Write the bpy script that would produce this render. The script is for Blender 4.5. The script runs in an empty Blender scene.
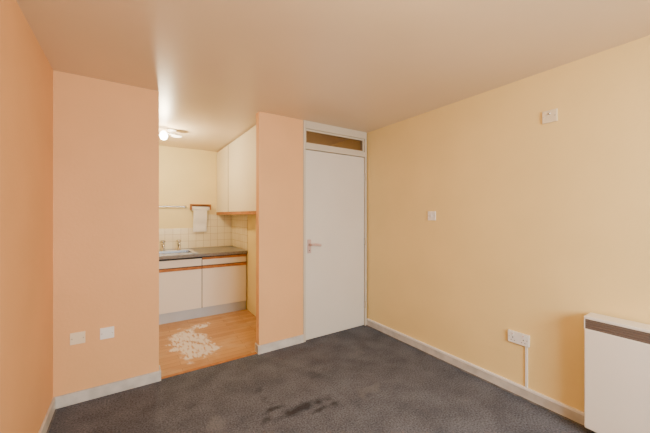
import bpy, bmesh, math
from mathutils import Vector
scene=bpy.context.scene
COL=scene.collection
# ---------------------------------------------------------------- materials
def mat(name,col,rough=0.6,metal=0.0,spec=0.3,var=0.0,scale=3.0,bump=0.0,bscale=60.0,col2=None):
    m=bpy.data.materials.new(name); m.use_nodes=True
    nt=m.node_tree; N=nt.nodes; L=nt.links
    b=N['Principled BSDF']
    b.inputs['Roughness'].default_value=rough
    b.inputs['Metallic'].default_value=metal
    b.inputs['Specular IOR Level'].default_value=spec
    tc=N.new('ShaderNodeTexCoord')
    c2=col2 if col2 else tuple(max(0,c*(1-var)) for c in col)
    nz=N.new('ShaderNodeTexNoise'); nz.inputs['Scale'].default_value=scale; nz.inputs['Detail'].default_value=6
    L.new(tc.outputs['Object'],nz.inputs['Vector'])
    cr=N.new('ShaderNodeValToRGB')
    cr.color_ramp.elements[0].position=0.35; cr.color_ramp.elements[1].position=0.65
    cr.color_ramp.elements[0].color=(*c2,1); cr.color_ramp.elements[1].color=(*col,1)
    L.new(nz.outputs['Fac'],cr.inputs['Fac']); L.new(cr.outputs['Color'],b.inputs['Base Color'])
    if bump>0:
        n2=N.new('ShaderNodeTexNoise'); n2.inputs['Scale'].default_value=bscale; n2.inputs['Detail'].default_value=4
        L.new(tc.outputs['Object'],n2.inputs['Vector'])
        bp=N.new('ShaderNodeBump'); bp.inputs['Strength'].default_value=bump; bp.inputs['Distance'].default_value=0.01
        L.new(n2.outputs['Fac'],bp.inputs['Height']); L.new(bp.outputs['Normal'],b.inputs['Normal'])
    return m
def mix(nt,fac,a,b,blend='MIX'):
    n=nt.nodes.new('ShaderNodeMix'); n.data_type='RGBA'; n.blend_type=blend
    for s,v in ((0,fac),(6,a),(7,b)):
        if isinstance(v,(int,float)): n.inputs[s].default_value=v
        elif isinstance(v,tuple): n.inputs[s].default_value=(*v,1)
        else: nt.links.new(v,n.inputs[s])
    return n.outputs[2]
def math_(nt,op,a,b=None,clamp=False):
    n=nt.nodes.new('ShaderNodeMath'); n.operation=op; n.use_clamp=clamp
    for i,v in enumerate((a,b)):
        if v is None: continue
        if isinstance(v,(int,float)): n.inputs[i].default_value=v
        else: nt.links.new(v,n.inputs[i])
    return n.outputs[0]
def blob(nt,vec,center,rad,scale=(1,1,1),distort=0.3,dscale=6.0,soft=0.3):
    """soft irregular patch mask in object space"""
    N=nt.nodes;L=nt.links
    nz=N.new('ShaderNodeTexNoise'); nz.inputs['Scale'].default_value=dscale; nz.inputs['Detail'].default_value=6
    L.new(vec,nz.inputs['Vector'])
    mp=N.new('ShaderNodeMapping'); mp.vector_type='POINT'
    mp.inputs['Location'].default_value=[-center[i]*scale[i] for i in range(3)]
    mp.inputs['Scale'].default_value=scale
    L.new(vec,mp.inputs['Vector'])
    ln=N.new('ShaderNodeVectorMath'); ln.operation='LENGTH'; L.new(mp.outputs[0],ln.inputs[0])
    d=math_(nt,'ADD',ln.outputs['Value'],math_(nt,'MULTIPLY',math_(nt,'SUBTRACT',nz.outputs['Fac'],0.5),distort*2))
    mr=N.new('ShaderNodeMapRange'); mr.inputs['From Min'].default_value=rad; mr.inputs['From Max'].default_value=rad*(1-soft)
    L.new(d,mr.inputs['Value'])
    return mr.outputs[0]

M_peach=mat('peach_wall_paint',(0.82,0.455,0.20),0.65,var=0.06,scale=2,bump=0.12,bscale=45)
M_cream=mat('cream_wall_paint',(0.87,0.655,0.285),0.6,var=0.06,scale=1.6,bump=0.12,bscale=45)
M_kit=mat('kitchen_yellow_paint',(0.88,0.72,0.33),0.5,var=0.06,scale=2,bump=0.1,bscale=45)
M_ceil=mat('ceiling_paint',(0.78,0.63,0.455),0.35,spec=0.5,var=0.06,scale=1.2,bump=0.06,bscale=30)
M_white=mat('white_gloss_paint',(0.80,0.76,0.70),0.35,var=0.06,scale=6)
M_skirt=mat('skirting_paint',(0.64,0.60,0.54),0.4,var=0.25,scale=9)
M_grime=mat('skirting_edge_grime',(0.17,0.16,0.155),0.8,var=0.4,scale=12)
M_door=mat('door_paint',(0.70,0.645,0.555),0.45,var=0.04,scale=2)
M_frame=mat('door_frame_paint',(0.60,0.53,0.41),0.45,var=0.05,scale=3)
M_plastic=mat('white_plastic',(0.82,0.79,0.74),0.35,var=0.03)
M_oldplastic=mat('aged_cream_plastic',(0.80,0.68,0.48),0.4,var=0.05)
M_handle=mat('door_handle_enamel',(0.58,0.40,0.34),0.35,var=0.05)
M_cab=mat('cabinet_melamine',(0.84,0.79,0.68),0.4,var=0.03)
M_cabup=mat('wall_cabinet_melamine',(0.86,0.78,0.61),0.4,var=0.03)
M_wood=mat('oak_trim',(0.48,0.18,0.04),0.45,var=0.3,scale=20)
M_dark=mat('dark_gap',(0.02,0.018,0.016),0.6,var=0.1)
M_gap=mat('cabinet_side_edge',(0.30,0.24,0.16),0.6,var=0.1)
M_plinth=mat('plinth_laminate',(0.56,0.61,0.66),0.5,var=0.08)
M_counter=mat('worktop_laminate',(0.25,0.225,0.20),0.3,var=0.4,scale=70)
M_steel=mat('stainless_steel',(0.62,0.61,0.6),0.25,metal=1.0,var=0.05)
M_chrome=mat('chrome',(0.55,0.55,0.55),0.15,metal=1.0)
M_grille=mat('heater_grille_brown',(0.17,0.125,0.10),0.5,var=0.1)
M_heater=mat('heater_enamel',(0.80,0.73,0.63),0.4,var=0.03)
M_paper=mat('kitchen_paper',(0.84,0.80,0.72),0.9,var=0.05,bump=0.3,bscale=90)
M_black=mat('black_plastic',(0.03,0.03,0.03),0.5)
M_red=mat('red_indicator',(0.6,0.03,0.02),0.4)

# carpet
M_carpet=mat('grey_carpet',(0.128,0.134,0.158),0.95,spec=0.05,bump=0.6,bscale=200,col2=(0.092,0.096,0.114),scale=5.0)
nt=M_carpet.node_tree; b=nt.nodes['Principled BSDF']; tc=[n for n in nt.nodes if n.type=='TEX_COORD'][0]
vec=tc.outputs['Object']; base=b.inputs['Base Color'].links[0].from_socket
fn=nt.nodes.new('ShaderNodeTexNoise'); fn.inputs['Scale'].default_value=95; fn.inputs['Detail'].default_value=4
nt.links.new(vec,fn.inputs['Vector'])
fr=nt.nodes.new('ShaderNodeMapRange'); fr.inputs['From Min'].default_value=0.3; fr.inputs['From Max'].default_value=0.7
fr.inputs['To Min'].default_value=0.52; fr.inputs['To Max'].default_value=1.48
nt.links.new(fn.outputs['Fac'],fr.inputs['Value'])
cc=nt.nodes.new('ShaderNodeVectorMath'); cc.operation='SCALE'
nt.links.new(base,cc.inputs[0]); nt.links.new(fr.outputs[0],cc.inputs['Scale'])
c=cc.outputs[0]
for (cx,cy,r,sx,sy,dst,st) in ((0.99,1.86,0.080,0.22,1.5,0.11,0.72),(0.86,1.96,0.045,0.40,1.6,0.10,0.65),(1.14,1.77,0.05,0.25,1.7,0.10,0.65),(0.84,2.12,0.03,1.0,0.25,0.09,0.35),(1.35,2.2,0.05,0.5,1.0,0.14,0.25),(0.3,2.3,0.05,0.5,1.0,0.14,0.2)):
    mk=blob(nt,vec,(cx,cy,0),r,(sx,sy,0),dst,11,0.8)
    c=mix(nt,math_(nt,'MULTIPLY',mk,st),c,(0.022,0.020,0.022))
for (cx,cy,r,sx,sy,dst) in ((1.55,1.75,0.05,0.5,0.9,0.16),(0.45,2.0,0.05,0.7,0.7,0.16),(1.9,2.3,0.05,0.7,0.5,0.16)):
    mk=blob(nt,vec,(cx,cy,0),r,(sx,sy,0),dst,7,0.9)
    c=mix(nt,math_(nt,'MULTIPLY',mk,0.2),c,(0.26,0.25,0.26))
nt.links.new(c,b.inputs['Base Color'])

# kitchen laminate
M_lam=bpy.data.materials.new('laminate_floor'); M_lam.use_nodes=True
nt=M_lam.node_tree; b=nt.nodes['Principled BSDF']; b.inputs['Roughness'].default_value=0.40
tc=nt.nodes.new('ShaderNodeTexCoord'); vec=tc.outputs['Object']
br=nt.nodes.new('ShaderNodeTexBrick'); br.offset=0.37
br.inputs['Scale'].default_value=1.0; br.inputs['Brick Width'].default_value=0.62; br.inputs['Row Height'].default_value=0.075
br.inputs['Mortar Size'].default_value=0.0018; br.inputs['Mortar'].default_value=(0.18,0.09,0.035,1)
br.inputs['Color1'].default_value=(0.44,0.22,0.075,1); br.inputs['Color2'].default_value=(0.60,0.34,0.135,1)
nt.links.new(vec,br.inputs['Vector'])
mp=nt.nodes.new('ShaderNodeMapping'); mp.inputs['Scale'].default_value=(3,40,1); nt.links.new(vec,mp.inputs['Vector'])
gn=nt.nodes.new('ShaderNodeTexNoise'); gn.inputs['Scale'].default_value=2; gn.inputs['Detail'].default_value=5
nt.links.new(mp.outputs[0],gn.inputs['Vector'])
c=mix(nt,math_(nt,'MULTIPLY',gn.outputs['Fac'],0.5),br.outputs['Color'],(0.36,0.17,0.05))
wn=nt.nodes.new('ShaderNodeTexNoise'); wn.inputs['Scale'].default_value=4; wn.inputs['Detail'].default_value=7
nt.links.new(vec,wn.inputs['Vector'])
wr=nt.nodes.new('ShaderNodeMapRange'); wr.inputs['From Min'].default_value=0.5; wr.inputs['From Max'].default_value=0.75; wr.inputs['To Max'].default_value=0.5
nt.links.new(wn.outputs['Fac'],wr.inputs['Value'])
c=mix(nt,wr.outputs[0],c,(0.62,0.45,0.28))
m1=blob(nt,vec,(0.54,3.46,0),0.235,(1.15,0.50,0),0.20,6,0.2)
m2=blob(nt,vec,(0.74,3.92,0),0.09,(0.8,1.0,0),0.09,15,0.3)
m3=blob(nt,vec,(0.68,3.22,0),0.10,(1.0,0.7,0),0.13,14,0.2)
mp2=nt.nodes.new('ShaderNodeMapping'); mp2.inputs['Scale'].default_value=(20,6,1); mp2.inputs['Rotation'].default_value=(0,0,0.35)
nt.links.new(vec,mp2.inputs['Vector'])
sn=nt.nodes.new('ShaderNodeTexNoise'); sn.inputs['Scale'].default_value=1.6; sn.inputs['Detail'].default_value=8
nt.links.new(mp2.outputs[0],sn.inputs['Vector'])
sr=nt.nodes.new('ShaderNodeMapRange'); sr.inputs['From Min'].default_value=0.38; sr.inputs['From Max'].default_value=0.50
nt.links.new(sn.outputs['Fac'],sr.inputs['Value'])
mm=math_(nt,'MULTIPLY',math_(nt,'MAXIMUM',math_(nt,'MAXIMUM',m1,m2),m3),sr.outputs[0])
c=mix(nt,math_(nt,'MULTIPLY',mm,0.88),c,(0.78,0.75,0.70))
nt.links.new(c,b.inputs['Base Color'])

# tiles (vertical): axis picks horizontal coordinate
def tile_mat(name,axis):
    m=bpy.data.materials.new(name); m.use_nodes=True; nt=m.node_tree; b=nt.nodes['Principled BSDF']
    b.inputs['Roughness'].default_value=0.2
    tc=nt.nodes.new('ShaderNodeTexCoord'); sp=nt.nodes.new('ShaderNodeSeparateXYZ'); cb=nt.nodes.new('ShaderNodeCombineXYZ')
    nt.links.new(tc.outputs['Object'],sp.inputs[0]); nt.links.new(sp.outputs[axis],cb.inputs[0]); nt.links.new(sp.outputs[2],cb.inputs[1])
    br=nt.nodes.new('ShaderNodeTexBrick'); br.offset=0.0
    br.inputs['Scale'].default_value=1; br.inputs['Brick Width'].default_value=0.108; br.inputs['Row Height'].default_value=0.108
    br.inputs['Mortar Size'].default_value=0.0025; br.inputs['Mortar'].default_value=(0.54,0.41,0.22,1)
    br.inputs['Color1'].default_value=(0.84,0.74,0.48,1); br.inputs['Color2'].default_value=(0.80,0.68,0.42,1)
    nt.links.new(cb.outputs[0],br.inputs['Vector']); nt.links.new(br.outputs['Color'],b.inputs['Base Color'])
    return m
M_tileX=tile_mat('cream_tiles_a',0); M_tileY=tile_mat('cream_tiles_b',1)

def glass(name,col,mixf,r=0.05):
    m=bpy.data.materials.new(name); m.use_nodes=True; nt=m.node_tree
    for n in list(nt.nodes):
        if n.type!='OUTPUT_MATERIAL': nt.nodes.remove(n)
    t=nt.nodes.new('ShaderNodeBsdfTransparent'); t.inputs[0].default_value=(*col,1)
    g=nt.nodes.new('ShaderNodeBsdfGlossy'); g.inputs['Roughness'].default_value=r
    mx=nt.nodes.new('ShaderNodeMixShader'); mx.inputs[0].default_value=mixf
    nt.links.new(t.outputs[0],mx.inputs[1]); nt.links.new(g.outputs[0],mx.inputs[2])
    nt.links.new(mx.outputs[0],nt.nodes['Material Output'].inputs[0]); return m
M_glass=glass('window_glass',(0.97,0.98,0.98),0.05)
M_trglass=glass('transom_glass',(0.74,0.66,0.57),0.12,0.12)
def emit(name,col,s):
    m=bpy.data.materials.new(name); m.use_nodes=True; b=m.node_tree.nodes['Principled BSDF']
    b.inputs['Base Color'].default_value=(*col,1); b.inputs['Emission Color'].default_value=(*col,1); b.inputs['Emission Strength'].default_value=s
    return m
M_bulb=emit('lamp_glow',(1.0,0.93,0.78),22)

# ---------------------------------------------------------------- mesh helpers
def finish(bm,name,material,parent=None,bevel=0,smooth=False,seg=2):
    me=bpy.data.meshes.new(name); bm.to_mesh(me); bm.free()
    o=bpy.data.objects.new(name,me); COL.objects.link(o)
    me.materials.append(material)
    if smooth:
        for p in me.polygons: p.use_smooth=True
    if bevel:
        md=o.modifiers.new('bevel','BEVEL'); md.width=bevel; md.segments=seg; md.limit_method='ANGLE'
    if parent: o.parent=parent
    return o
def addbox(bm,x0,x1,y0,y1,z0,z1):
    vs=[bm.verts.new(v) for v in ((x0,y0,z0),(x1,y0,z0),(x1,y1,z0),(x0,y1,z0),(x0,y0,z1),(x1,y0,z1),(x1,y1,z1),(x0,y1,z1))]
    for f in ((0,3,2,1),(4,5,6,7),(0,1,5,4),(1,2,6,5),(2,3,7,6),(3,0,4,7)): bm.faces.new([vs[i] for i in f])
def box(name,material,*bs,parent=None,bevel=0):
    bm=bmesh.new()
    for q in bs: addbox(bm,*q)
    return finish(bm,name,material,parent,bevel)
def empty(name,loc=(0,0,0)):
    e=bpy.data.objects.new(name,None); COL.objects.link(e); e.empty_display_size=0.05
    return e
def lathe(name,material,prof,center,axis='Z',parent=None,n=32):
    """profile [(r,h)] about axis"""
    bm=bmesh.new(); rings=[]
    for r,h in prof:
        ring=[]
        for i in range(n):
            a=2*math.pi*i/n; p=(r*math.cos(a),r*math.sin(a),h)
            if axis=='Y': p=(p[0],p[2],p[1])
            if axis=='X': p=(p[2],p[0],p[1])
            ring.append(bm.verts.new(Vector(p)+Vector(center)))
        rings.append(ring)
    for k in range(len(rings)-1):
        for i in range(n):
            bm.faces.new((rings[k][i],rings[k][(i+1)%n],rings[k+1][(i+1)%n],rings[k+1][i]))
    bm.faces.new(rings[0]); bm.faces.new(rings[-1])
    bmesh.ops.recalc_face_normals(bm,faces=bm.faces)
    return finish(bm,name,material,parent,smooth=True)
def tube(name,material,pts,r,parent=None):
    cu=bpy.data.curves.new(name,'CURVE'); cu.dimensions='3D'; cu.bevel_depth=r; cu.bevel_resolution=4; cu.use_fill_caps=True
    s=cu.splines.new('BEZIER'); s.bezier_points.add(len(pts)-1)
    for p,q in zip(s.bezier_points,pts):
        p.co=q; p.handle_left_type=p.handle_right_type='AUTO'
    o=bpy.data.objects.new(name,cu); COL.objects.link(o); cu.materials.append(material)
    if parent:o.parent=parent
    return o

# ---------------------------------------------------------------- dimensions
XL,XR=-0.455,2.477; YB=2.815; YS=-1.35; H=2.40; T=0.10
KX=1.425; KY=5.0
# ---------------------------------------------------------------- shell
box('floor',M_carpet,(XL-T,XR+T,YS-T,YB+0.03,-0.08,0.0))
box('floor_kitchen',M_lam,(XL-T,KX+T,YB+0.03,KY+T,-0.08,0.0))
box('floor_hall',M_carpet,(KX+T,XR+T,YB+0.03,KY+T,-0.08,0.0))
box('ceiling',M_ceil,(XL-T,XR+T,YS-T,KY+T,H,H+0.1))
box('wall_left',M_peach,(XL-T,XL,YS,YB+T,0,H))
box('wall_right',M_cream,(XR,XR+T,YS,KY,0,H))
box('wall_partition_left',M_peach,(XL,0.201,YB,YB+T,0,H))
box('wall_partition_right',M_peach,(1.067,1.564,YB,YB+0.08,0,H))
box('wall_kitchen_right',M_kit,(KX,KX+T,YB+0.08,KY,0,H))
box('wall_kitchen_left',M_kit,(XL-T,XL,YB+T,KY,0,H))
box('wall_kitchen_back',M_kit,(XL-T,XR+T,KY,KY+T,0,H))
# south wall with window
WX0,WX1,WZ0,WZ1=0.0,2.0,0.85,2.15
box('wall_window',M_cream,(XL-T,WX0,YS-T,YS,0,H),(WX1,XR+T,YS-T,YS,0,H),(WX0,WX1,YS-T,YS,0,WZ0),(WX0,WX1,YS-T,YS,WZ1,H))
w=empty('window_1')
f=0.05
box('frame',M_white,(WX0,WX0+f,YS-0.08,YS-0.02,WZ0,WZ1),(WX1-f,WX1,YS-0.08,YS-0.02,WZ0,WZ1),(WX0+f,WX1-f,YS-0.08,YS-0.02,WZ0,WZ0+f),
    (WX0+f,WX1-f,YS-0.08,YS-0.02,WZ1-f,WZ1),(0.975,1.025,YS-0.08,YS-0.02,WZ0+f,WZ1-f),parent=w)
box('glass',M_glass,(WX0+f,0.975,YS-0.055,YS-0.05,WZ0+f,WZ1-f),(1.025,WX1-f,YS-0.055,YS-0.05,WZ0+f,WZ1-f),parent=w)
box('sill',M_white,(WX0-0.03,WX1+0.03,YS,YS+0.12,WZ0-0.03,WZ0),parent=w)

# baseboards
bh,bt=0.085,0.015
box('baseboard_right',M_skirt,(XR-bt,XR,YS,YB,0,0.070),bevel=0.003)
box('trim_skirting_trunking',M_plastic,(XR-bt-0.004,XR,YS,YB-0.012,0.070,0.088),bevel=0.003)
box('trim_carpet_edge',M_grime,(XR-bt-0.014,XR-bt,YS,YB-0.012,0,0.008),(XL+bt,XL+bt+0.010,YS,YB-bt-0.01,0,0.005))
box('baseboard_left',M_skirt,(XL,XL+bt,YS,YB-bt,0,bh),bevel=0.003)
box('baseboard_partition_left',M_skirt,(XL,0.201+bt,YB-bt,YB,0,bh),(0.201,0.201+bt,YB,YB+T,0,bh),bevel=0.003)
box('baseboard_partition_right',M_skirt,(1.067-bt,1.564,YB-bt,YB,0,bh),(1.067-bt,1.067,YB,YB+0.08,0,bh),bevel=0.003)
box('trim_threshold',M_wood,(0.216,1.052,YB+0.012,YB+0.045,0,0.005),bevel=0.001)

# ---------------------------------------------------------------- door
d=empty('door_1')
fy0,fy1=YB-0.012,YB+0.08
box('frame',M_frame,(1.564,1.592,fy0,fy1,0,H),(2.437,XR-bt,fy0,fy1,0,H),(1.592,2.437,fy0,fy1,2.315,H),(1.592,2.437,fy0,fy1,2.092,2.150),parent=d,bevel=0.003)
box('door_stop',M_frame,(1.592,1.604,YB+0.055,fy1,0,2.092),(2.425,2.437,YB+0.055,fy1,0,2.092),(1.604,2.425,YB+0.055,fy1,2.080,2.092),parent=d)
box('leaf',M_door,(1.5965,2.4325,YB+0.006,YB+0.050,0.008,2.0865),parent=d,bevel=0.002)
box('transom_glass',M_trglass,(1.592,2.437,YB+0.035,YB+0.039,2.150,2.315),parent=d)
box('transom_bead',M_frame,(1.592,2.437,YB+0.010,YB+0.030,2.150,2.168),(1.592,2.437,YB+0.010,YB+0.030,2.297,2.315),
    (1.592,1.610,YB+0.010,YB+0.030,2.168,2.297),(2.419,2.437,YB+0.010,YB+0.030,2.168,2.297),parent=d)
box('handle_plate',M_handle,(1.622,1.666,YB-0.002,YB+0.006,0.955,1.105),parent=d,bevel=0.002)
lathe('handle_neck',M_handle,[(0.012,-0.045),(0.012,0.0)],(1.645,YB-0.002,1.050),'Y',d,16)
tube('handle_lever',M_handle,[(1.640,YB-0.046,1.050),(1.69,YB-0.050,1.052),(1.765,YB-0.044,1.040)],0.013,d)
lathe('keyhole',M_black,[(0.006,-0.001),(0.006,0.001)],(1.645,YB-0.0025,0.985),'Y',d,12)
box('hinges',M_steel,*[(2.428,2.440,YB-0.014,YB+0.0055,z,z+0.09) for z in (0.22,1.0,1.80)],parent=d)
# unseen hall lamp, added so the hall behind the transom is not dark
hl=empty('hall_fill_lamp')
tube('cord',M_plastic,[(2.0,4.1,H),(2.0,4.1,2.3)],0.004,hl)
lathe('globe',M_bulb,[(0.02,0.06),(0.05,0.045),(0.065,0),(0.05,-0.045),(0.01,-0.065)],(2.0,4.1,2.25),'Z',hl,24)

# ---------------------------------------------------------------- kitchen
FY=4.22  # base unit front
k=empty('kitchen_base_cabinet')
x0k,x1k,y1k=XL+0.012,KX-0.012,KY-0.012
box('carcass',M_cab,(x0k,x1k,FY+0.02,y1k,0.13,0.66),(0.80,x1k,FY+0.02,y1k,0.66,0.82),(x0k,0.80,FY+0.02,FY+0.10,0.66,0.82),parent=k)
box('plinth',M_plinth,(x0k,x1k,FY+0.03,FY+0.05,0.0,0.13),parent=k)
xs=[-0.40,0.20,0.805,x1k]
for i in range(3):
    a,c_=xs[i]+0.004,xs[i+1]-0.004
    box('door_front_%d'%i,M_cab,(a,c_,FY,FY+0.019,0.135,0.655),parent=k,bevel=0.002)
    box('door_pull_%d'%i,M_wood,(a,c_,FY-0.006,FY+0.019,0.655,0.690),parent=k,bevel=0.004)
    box('drawer_front_%d'%i,M_cab,(a,c_,FY,FY+0.019,0.700,0.776 if i==2 else 0.795),parent=k,bevel=0.002)
box('drawer_pull',M_wood,(xs[2]+0.004,xs[3]-0.004,FY-0.006,FY+0.019,0.778,0.808),parent=k,bevel=0.004)
box('shadow_gap',M_dark,(x0k,x1k,FY+0.002,FY+0.02,0.796,0.822),(x0k,x1k,FY+0.006,FY+0.0195,0.690,0.700),(xs[2]-0.004,xs[2]+0.004,FY+0.006,FY+0.0195,0.13,0.82),parent=k)
# worktop with sink cut-out
sx0,sx1,sy0,sy1=0.24,0.72,4.36,4.74
cy0,cz0,cz1=FY-0.03,0.822,0.86
box('worktop',M_counter,(x0k,sx0,cy0,y1k,cz0,cz1),(sx1,x1k,cy0,y1k,cz0,cz1),(sx0,sx1,cy0,sy0,cz0,cz1),(sx0,sx1,sy1,y1k,cz0,cz1),parent=k)
s=k
bz=0.70
box('sink_rim',M_steel,(-0.35,sx0+0.01,4.31,4.88,cz1,cz1+0.006),(sx1-0.01,sx1+0.05,4.31,4.88,cz1,cz1+0.006),(sx0+0.01,sx1-0.01,4.31,sy0+0.01,cz1,cz1+0.006),(sx0+0.01,sx1-0.01,sy1-0.01,4.88,cz1,cz1+0.006),parent=s,bevel=0.002)
box('sink_bowl',M_steel,(sx0+0.002,sx0+0.012,sy0+0.002,sy1-0.002,bz,cz1),(sx1-0.012,sx1-0.002,sy0+0.002,sy1-0.002,bz,cz1),(sx0,sx1,sy0+0.002,sy0+0.012,bz,cz1),(sx0,sx1,sy1-0.012,sy1-0.002,bz,cz1),(sx0,sx1,sy0,sy1,bz-0.006,bz),parent=s)
box('drainer_ribs',M_steel,*[(-0.30,0.18,4.40+i*0.06,4.415+i*0.06,cz1+0.006,cz1+0.010) for i in range(7)],parent=s,bevel=0.0015)
for i,x in enumerate((0.395,0.60)):
    z=cz1+0.006
    lathe('tap_body_%d'%i,M_chrome,[(0.028,0),(0.026,0.008),(0.018,0.015),(0.018,0.075),(0.022,0.08),(0.022,0.10),(0.012,0.105),(0.012,0.115)],(x,4.82,z),'Z',s,20)
    tube('tap_spout_%d'%i,M_chrome,[(x,4.82,z+0.065),(x,4.76,z+0.085),(x,4.71,z+0.075),(x,4.70,z+0.045)],0.012,s)
    lathe('tap_head_%d'%i,M_chrome,[(0.014,0),(0.032,0.006),(0.032,0.022),(0.020,0.032),(0.006,0.034)],(x,4.82,z+0.113),'Z',s,8)
# upper cabinets on the right-hand wall
u=empty('kitchen_wall_cabinet')
UX=1.175; uz0=1.395
box('carcass',M_cabup,(UX+0.02,KX-0.001,3.05,KY-0.001,uz0,H-0.005),parent=u)
for i,(a,c_) in enumerate(((4.334,KY-0.004),(3.05,4.304))):
    box('door_%d'%i,M_cabup,(UX,UX+0.0185,a,c_,uz0+0.025,H-0.02),parent=u,bevel=0.002)
box('door_gap',M_gap,(UX+0.002,UX+0.0195,4.304,4.334,uz0+0.02,H-0.02),parent=u)
box('bottom_pull',M_wood,(UX-0.004,UX+0.02,3.05,KY-0.004,uz0-0.014,uz0+0.024),parent=u,bevel=0.003)
# tiles
box('trim_tiles_back',M_tileX,(XL,0.86,KY-0.008,KY,0.862,1.17),(0.86,KX-0.008,KY-0.008,KY,0.862,1.38))
box('trim_tiles_side',M_tileY,(KX-0.008,KX,FY-0.02,KY-0.008,0.862,1.38))
# rail
r=empty('towel_rail')
tube('bar',M_chrome,[(0.20,KY-0.045,1.50),(0.45,KY-0.045,1.50),(0.71,KY-0.045,1.50)],0.009,r)
for i,x in enumerate((0.20,0.46,0.71)):
    lathe('bracket_%d'%i,M_chrome,[(0.020,0),(0.015,-0.01),(0.008,-0.014),(0.008,-0.045)],(x,KY,1.50),'Y',r,16)
# paper roll holder
p=empty('paper_towel_holder')
box('backboard',M_wood,(0.775,1.065,KY-0.012,KY,1.455,1.545),parent=p,bevel=0.003)
box('top_board',M_wood,(0.775,1.065,KY-0.12,KY-0.012,1.525,1.54),parent=p,bevel=0.003)
box('side_boards',M_wood,(0.775,0.788,KY-0.12,KY-0.012,1.455,1.525),(1.052,1.065,KY-0.12,KY-0.012,1.455,1.525),parent=p,bevel=0.003)
lathe('paper_roll',M_paper,[(0.03,0.79),(0.034,0.792),(0.034,1.048),(0.03,1.05)],(0,KY-0.065,1.475),'X',p,32)
bm=bmesh.new()
prev=None
for j in range(13):
    z=1.475-j*0.030; y=KY-0.099+0.004*math.sin(j*0.9)+min(j,8)*0.006
    row=[bm.verts.new((0.815+i*0.028,y+0.003*math.sin(i*1.3+j*.3),z)) for i in range(8)]
    if prev:
        for i in range(7): bm.faces.new((prev[i],prev[i+1],row[i+1],row[i]))
    prev=row
finish(bm,'hanging_sheet',M_paper,p,smooth=True)
# kitchen ceiling light
l=empty('ceiling_spotlight')
lx,ly=0.42,3.98
lathe('base_plate',M_plastic,[(0.055,0),(0.055,-0.015),(0.045,-0.025),(0.01,-0.028)],(lx,ly,H),'Z',l)
lathe('stem',M_plastic,[(0.010,-0.02),(0.010,-0.055)],(lx,ly,H),'Z',l,16)
tube('arm',M_plastic,[(lx-0.07,ly-0.02,H-0.055),(lx,ly,H-0.055),(lx+0.05,ly+0.01,H-0.05)],0.010,l)
lathe('shade_disc',M_plastic,[(0.012,0.03),(0.05,0.012),(0.062,-0.004),(0.055,-0.004),(0.01,0.015)],(lx+0.05,ly+0.01,H-0.07),'Z',l)
lathe('bulb',M_bulb,[(0.015,0.055),(0.032,0.038),(0.046,0),(0.032,-0.038),(0.010,-0.048)],(lx-0.09,ly-0.03,H-0.095),'Z',l)

# ---------------------------------------------------------------- electrical plates
def plateY(name,x0,x1,z0,z1,m):
    e=empty(name)
    box('faceplate',m,(x0,x1,YB-0.009,YB+0.001,z0,z1),parent=e,bevel=0.003)
    xc=(x0+x1)/2; zc=(z0+z1)/2
    for i,x in enumerate((x0+0.012,x1-0.012)):
        lathe('screw_%d'%i,M_steel,[(0.003,-0.0012),(0.003,0)],(x,YB-0.009,zc),'Y',e,12)
    return e
plateY('wall_blanking_plate',-0.364,-0.276,0.43,0.516,M_oldplastic)
plateY('wall_blanking_plate',-0.190,-0.102,0.43,0.516,M_plastic)
def plateX(name,y0,y1,z0,z1,m,th=0.009):
    e=empty(name)
    box('faceplate',m,(XR-th,XR,y0,y1,z0,z1),parent=e,bevel=0.003)
    zc=(z0+z1)/2
    for i,y in enumerate((y0+0.012,y1-0.012)):
        lathe('screw_%d'%i,M_steel,[(0.003,-0.0012),(0.003,0)],(XR-th,y,zc),'X',e,12)
    return e
a=plateX('wall_aerial_plate',0.835,0.925,2.025,2.112,M_oldplastic,0.012)
lathe('outlet',M_steel,[(0.006,-0.006),(0.006,0)],(XR-0.012,0.88,2.085),'X',a,16)
a=plateX('light_switch',1.815,1.903,1.322,1.410,M_plastic,0.010)
box('rocker',M_plastic,(XR-0.015,XR-0.010,1.852,1.868,1.353,1.380),parent=a,bevel=0.0015)
a=plateX('double_socket',1.005,1.152,0.395,0.482,M_plastic,0.020)
for i,y in enumerate((1.042,1.115)):
    box('pins_%d'%i,M_black,(XR-0.0205,XR-0.0195,y-0.003,y+0.003,0.432,0.441),(XR-0.0205,XR-0.0195,y-0.015,y-0.008,0.413,0.418),(XR-0.0205,XR-0.0195,y+0.008,y+0.015,0.413,0.418),parent=a)
    box('switch_%d'%i,M_plastic,(XR-0.0235,XR-0.020,y-0.006,y+0.006,0.452,0.472),parent=a,bevel=0.001)
    box('red_%d'%i,M_red,(XR-0.0240,XR-0.0234,y-0.004,y+0.004,0.466,0.469),parent=a)
box('cable_trunking',M_plastic,(XR-0.012,XR,1.018,1.034,0.088,0.395),bevel=0.002)

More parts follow.
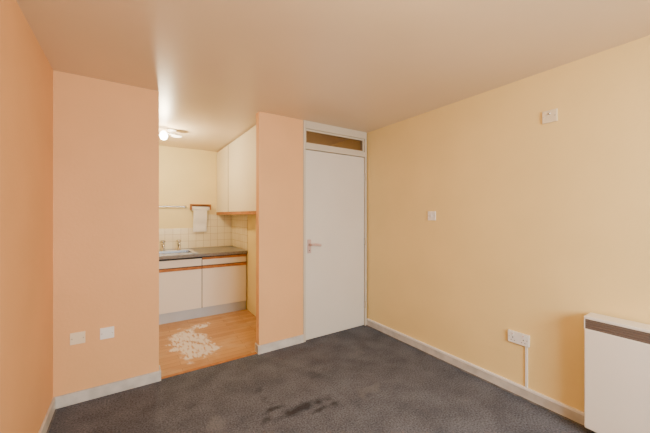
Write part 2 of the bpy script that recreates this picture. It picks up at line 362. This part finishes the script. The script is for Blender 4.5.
# ---------------------------------------------------------------- storage heater
h=empty('storage_heater')
hb=XR-0.025
hx,hy0,hy1,hz0,hz1=2.335,-0.25,0.653,0.068,0.755
box('body',M_heater,(hx,hb,hy0,hy1,hz0,hz1-0.078),parent=h,bevel=0.006)
box('grille_recess',M_grille,(hx+0.008,hb,hy0+0.004,hy1-0.004,hz1-0.078,hz1-0.018),parent=h)
box('grille_bars',M_grille,*[(hx+0.001,hx+0.008,hy0+0.006,hy1-0.006,hz1-0.074+i*0.014,hz1-0.067+i*0.014) for i in range(4)],parent=h,bevel=0.001)
box('top_cap',M_heater,(hx-0.002,hb+0.002,hy0,hy1,hz1-0.018,hz1),parent=h,bevel=0.004)
box('end_caps',M_heater,(hx,hb,hy1-0.004,hy1,hz1-0.078,hz1-0.018),(hx,hb,hy0,hy0+0.004,hz1-0.078,hz1-0.018),parent=h)
box('feet',M_black,(hx+0.015,XR-0.035,hy1-0.12,hy1-0.05,0,hz0),(hx+0.015,XR-0.035,hy0+0.05,hy0+0.12,0,hz0),parent=h)
box('wall_bracket',M_steel,(hb,XR,0.1,0.3,0.4,0.5),parent=h)

# ---------------------------------------------------------------- lights
def area(name,loc,rot,sx,sy,e,col):
    L=bpy.data.lights.new(name,'AREA'); L.shape='RECTANGLE'; L.size=sx; L.size_y=sy; L.energy=e; L.color=col
    o=bpy.data.objects.new(name,L); COL.objects.link(o); o.location=loc; o.rotation_euler=rot; return o
area('daylight',(1.0,YS-0.45,1.75),(math.radians(64),0,0),2.0,1.3,225,(0.90,0.95,1.0))
def point(name,loc,e,col,r=0.06):
    L=bpy.data.lights.new(name,'POINT'); L.energy=e; L.color=col; L.shadow_soft_size=r
    o=bpy.data.objects.new(name,L); COL.objects.link(o); o.location=loc; return o
point('unseen_lamp_light',(0.7,0.3,1.98),36,(1.0,0.73,0.39),0.12)  # lamp out of view, placed for the warm glow on the upper walls
point('kitchen_lamp_light',(lx-0.09,ly-0.03,H-0.25),38,(1.0,0.85,0.57),0.05)
point('hall_fill_light',(2.0,4.1,2.1),2.5,(1.0,0.8,0.6),0.06)  # added light, brightens the hall seen through the transom
pe=empty('unseen_pendant_lamp')  # unseen fitting placed to go with the warm room light
lathe('ceiling_rose',M_plastic,[(0.045,0),(0.04,-0.02),(0.01,-0.025)],(0.7,0.3,H),'Z',pe)
tube('cord',M_plastic,[(0.7,0.3,H-0.02),(0.7,0.3,2.11)],0.003,pe)
wd=bpy.data.worlds.new('World'); scene.world=wd; wd.use_nodes=True
wd.node_tree.nodes['Background'].inputs[0].default_value=(0.75,0.85,1.0,1); wd.node_tree.nodes['Background'].inputs[1].default_value=1.5

# ---------------------------------------------------------------- camera
cd=bpy.data.cameras.new('camera'); cam=bpy.data.objects.new('camera',cd); COL.objects.link(cam)
cam.location=(0,0,1.374); cam.rotation_euler=(math.radians(90),0,math.radians(-33.29))
cd.sensor_width=36; cd.lens=297/650*36; cd.shift_y=-1.5/650; cd.clip_start=0.02
scene.camera=cam
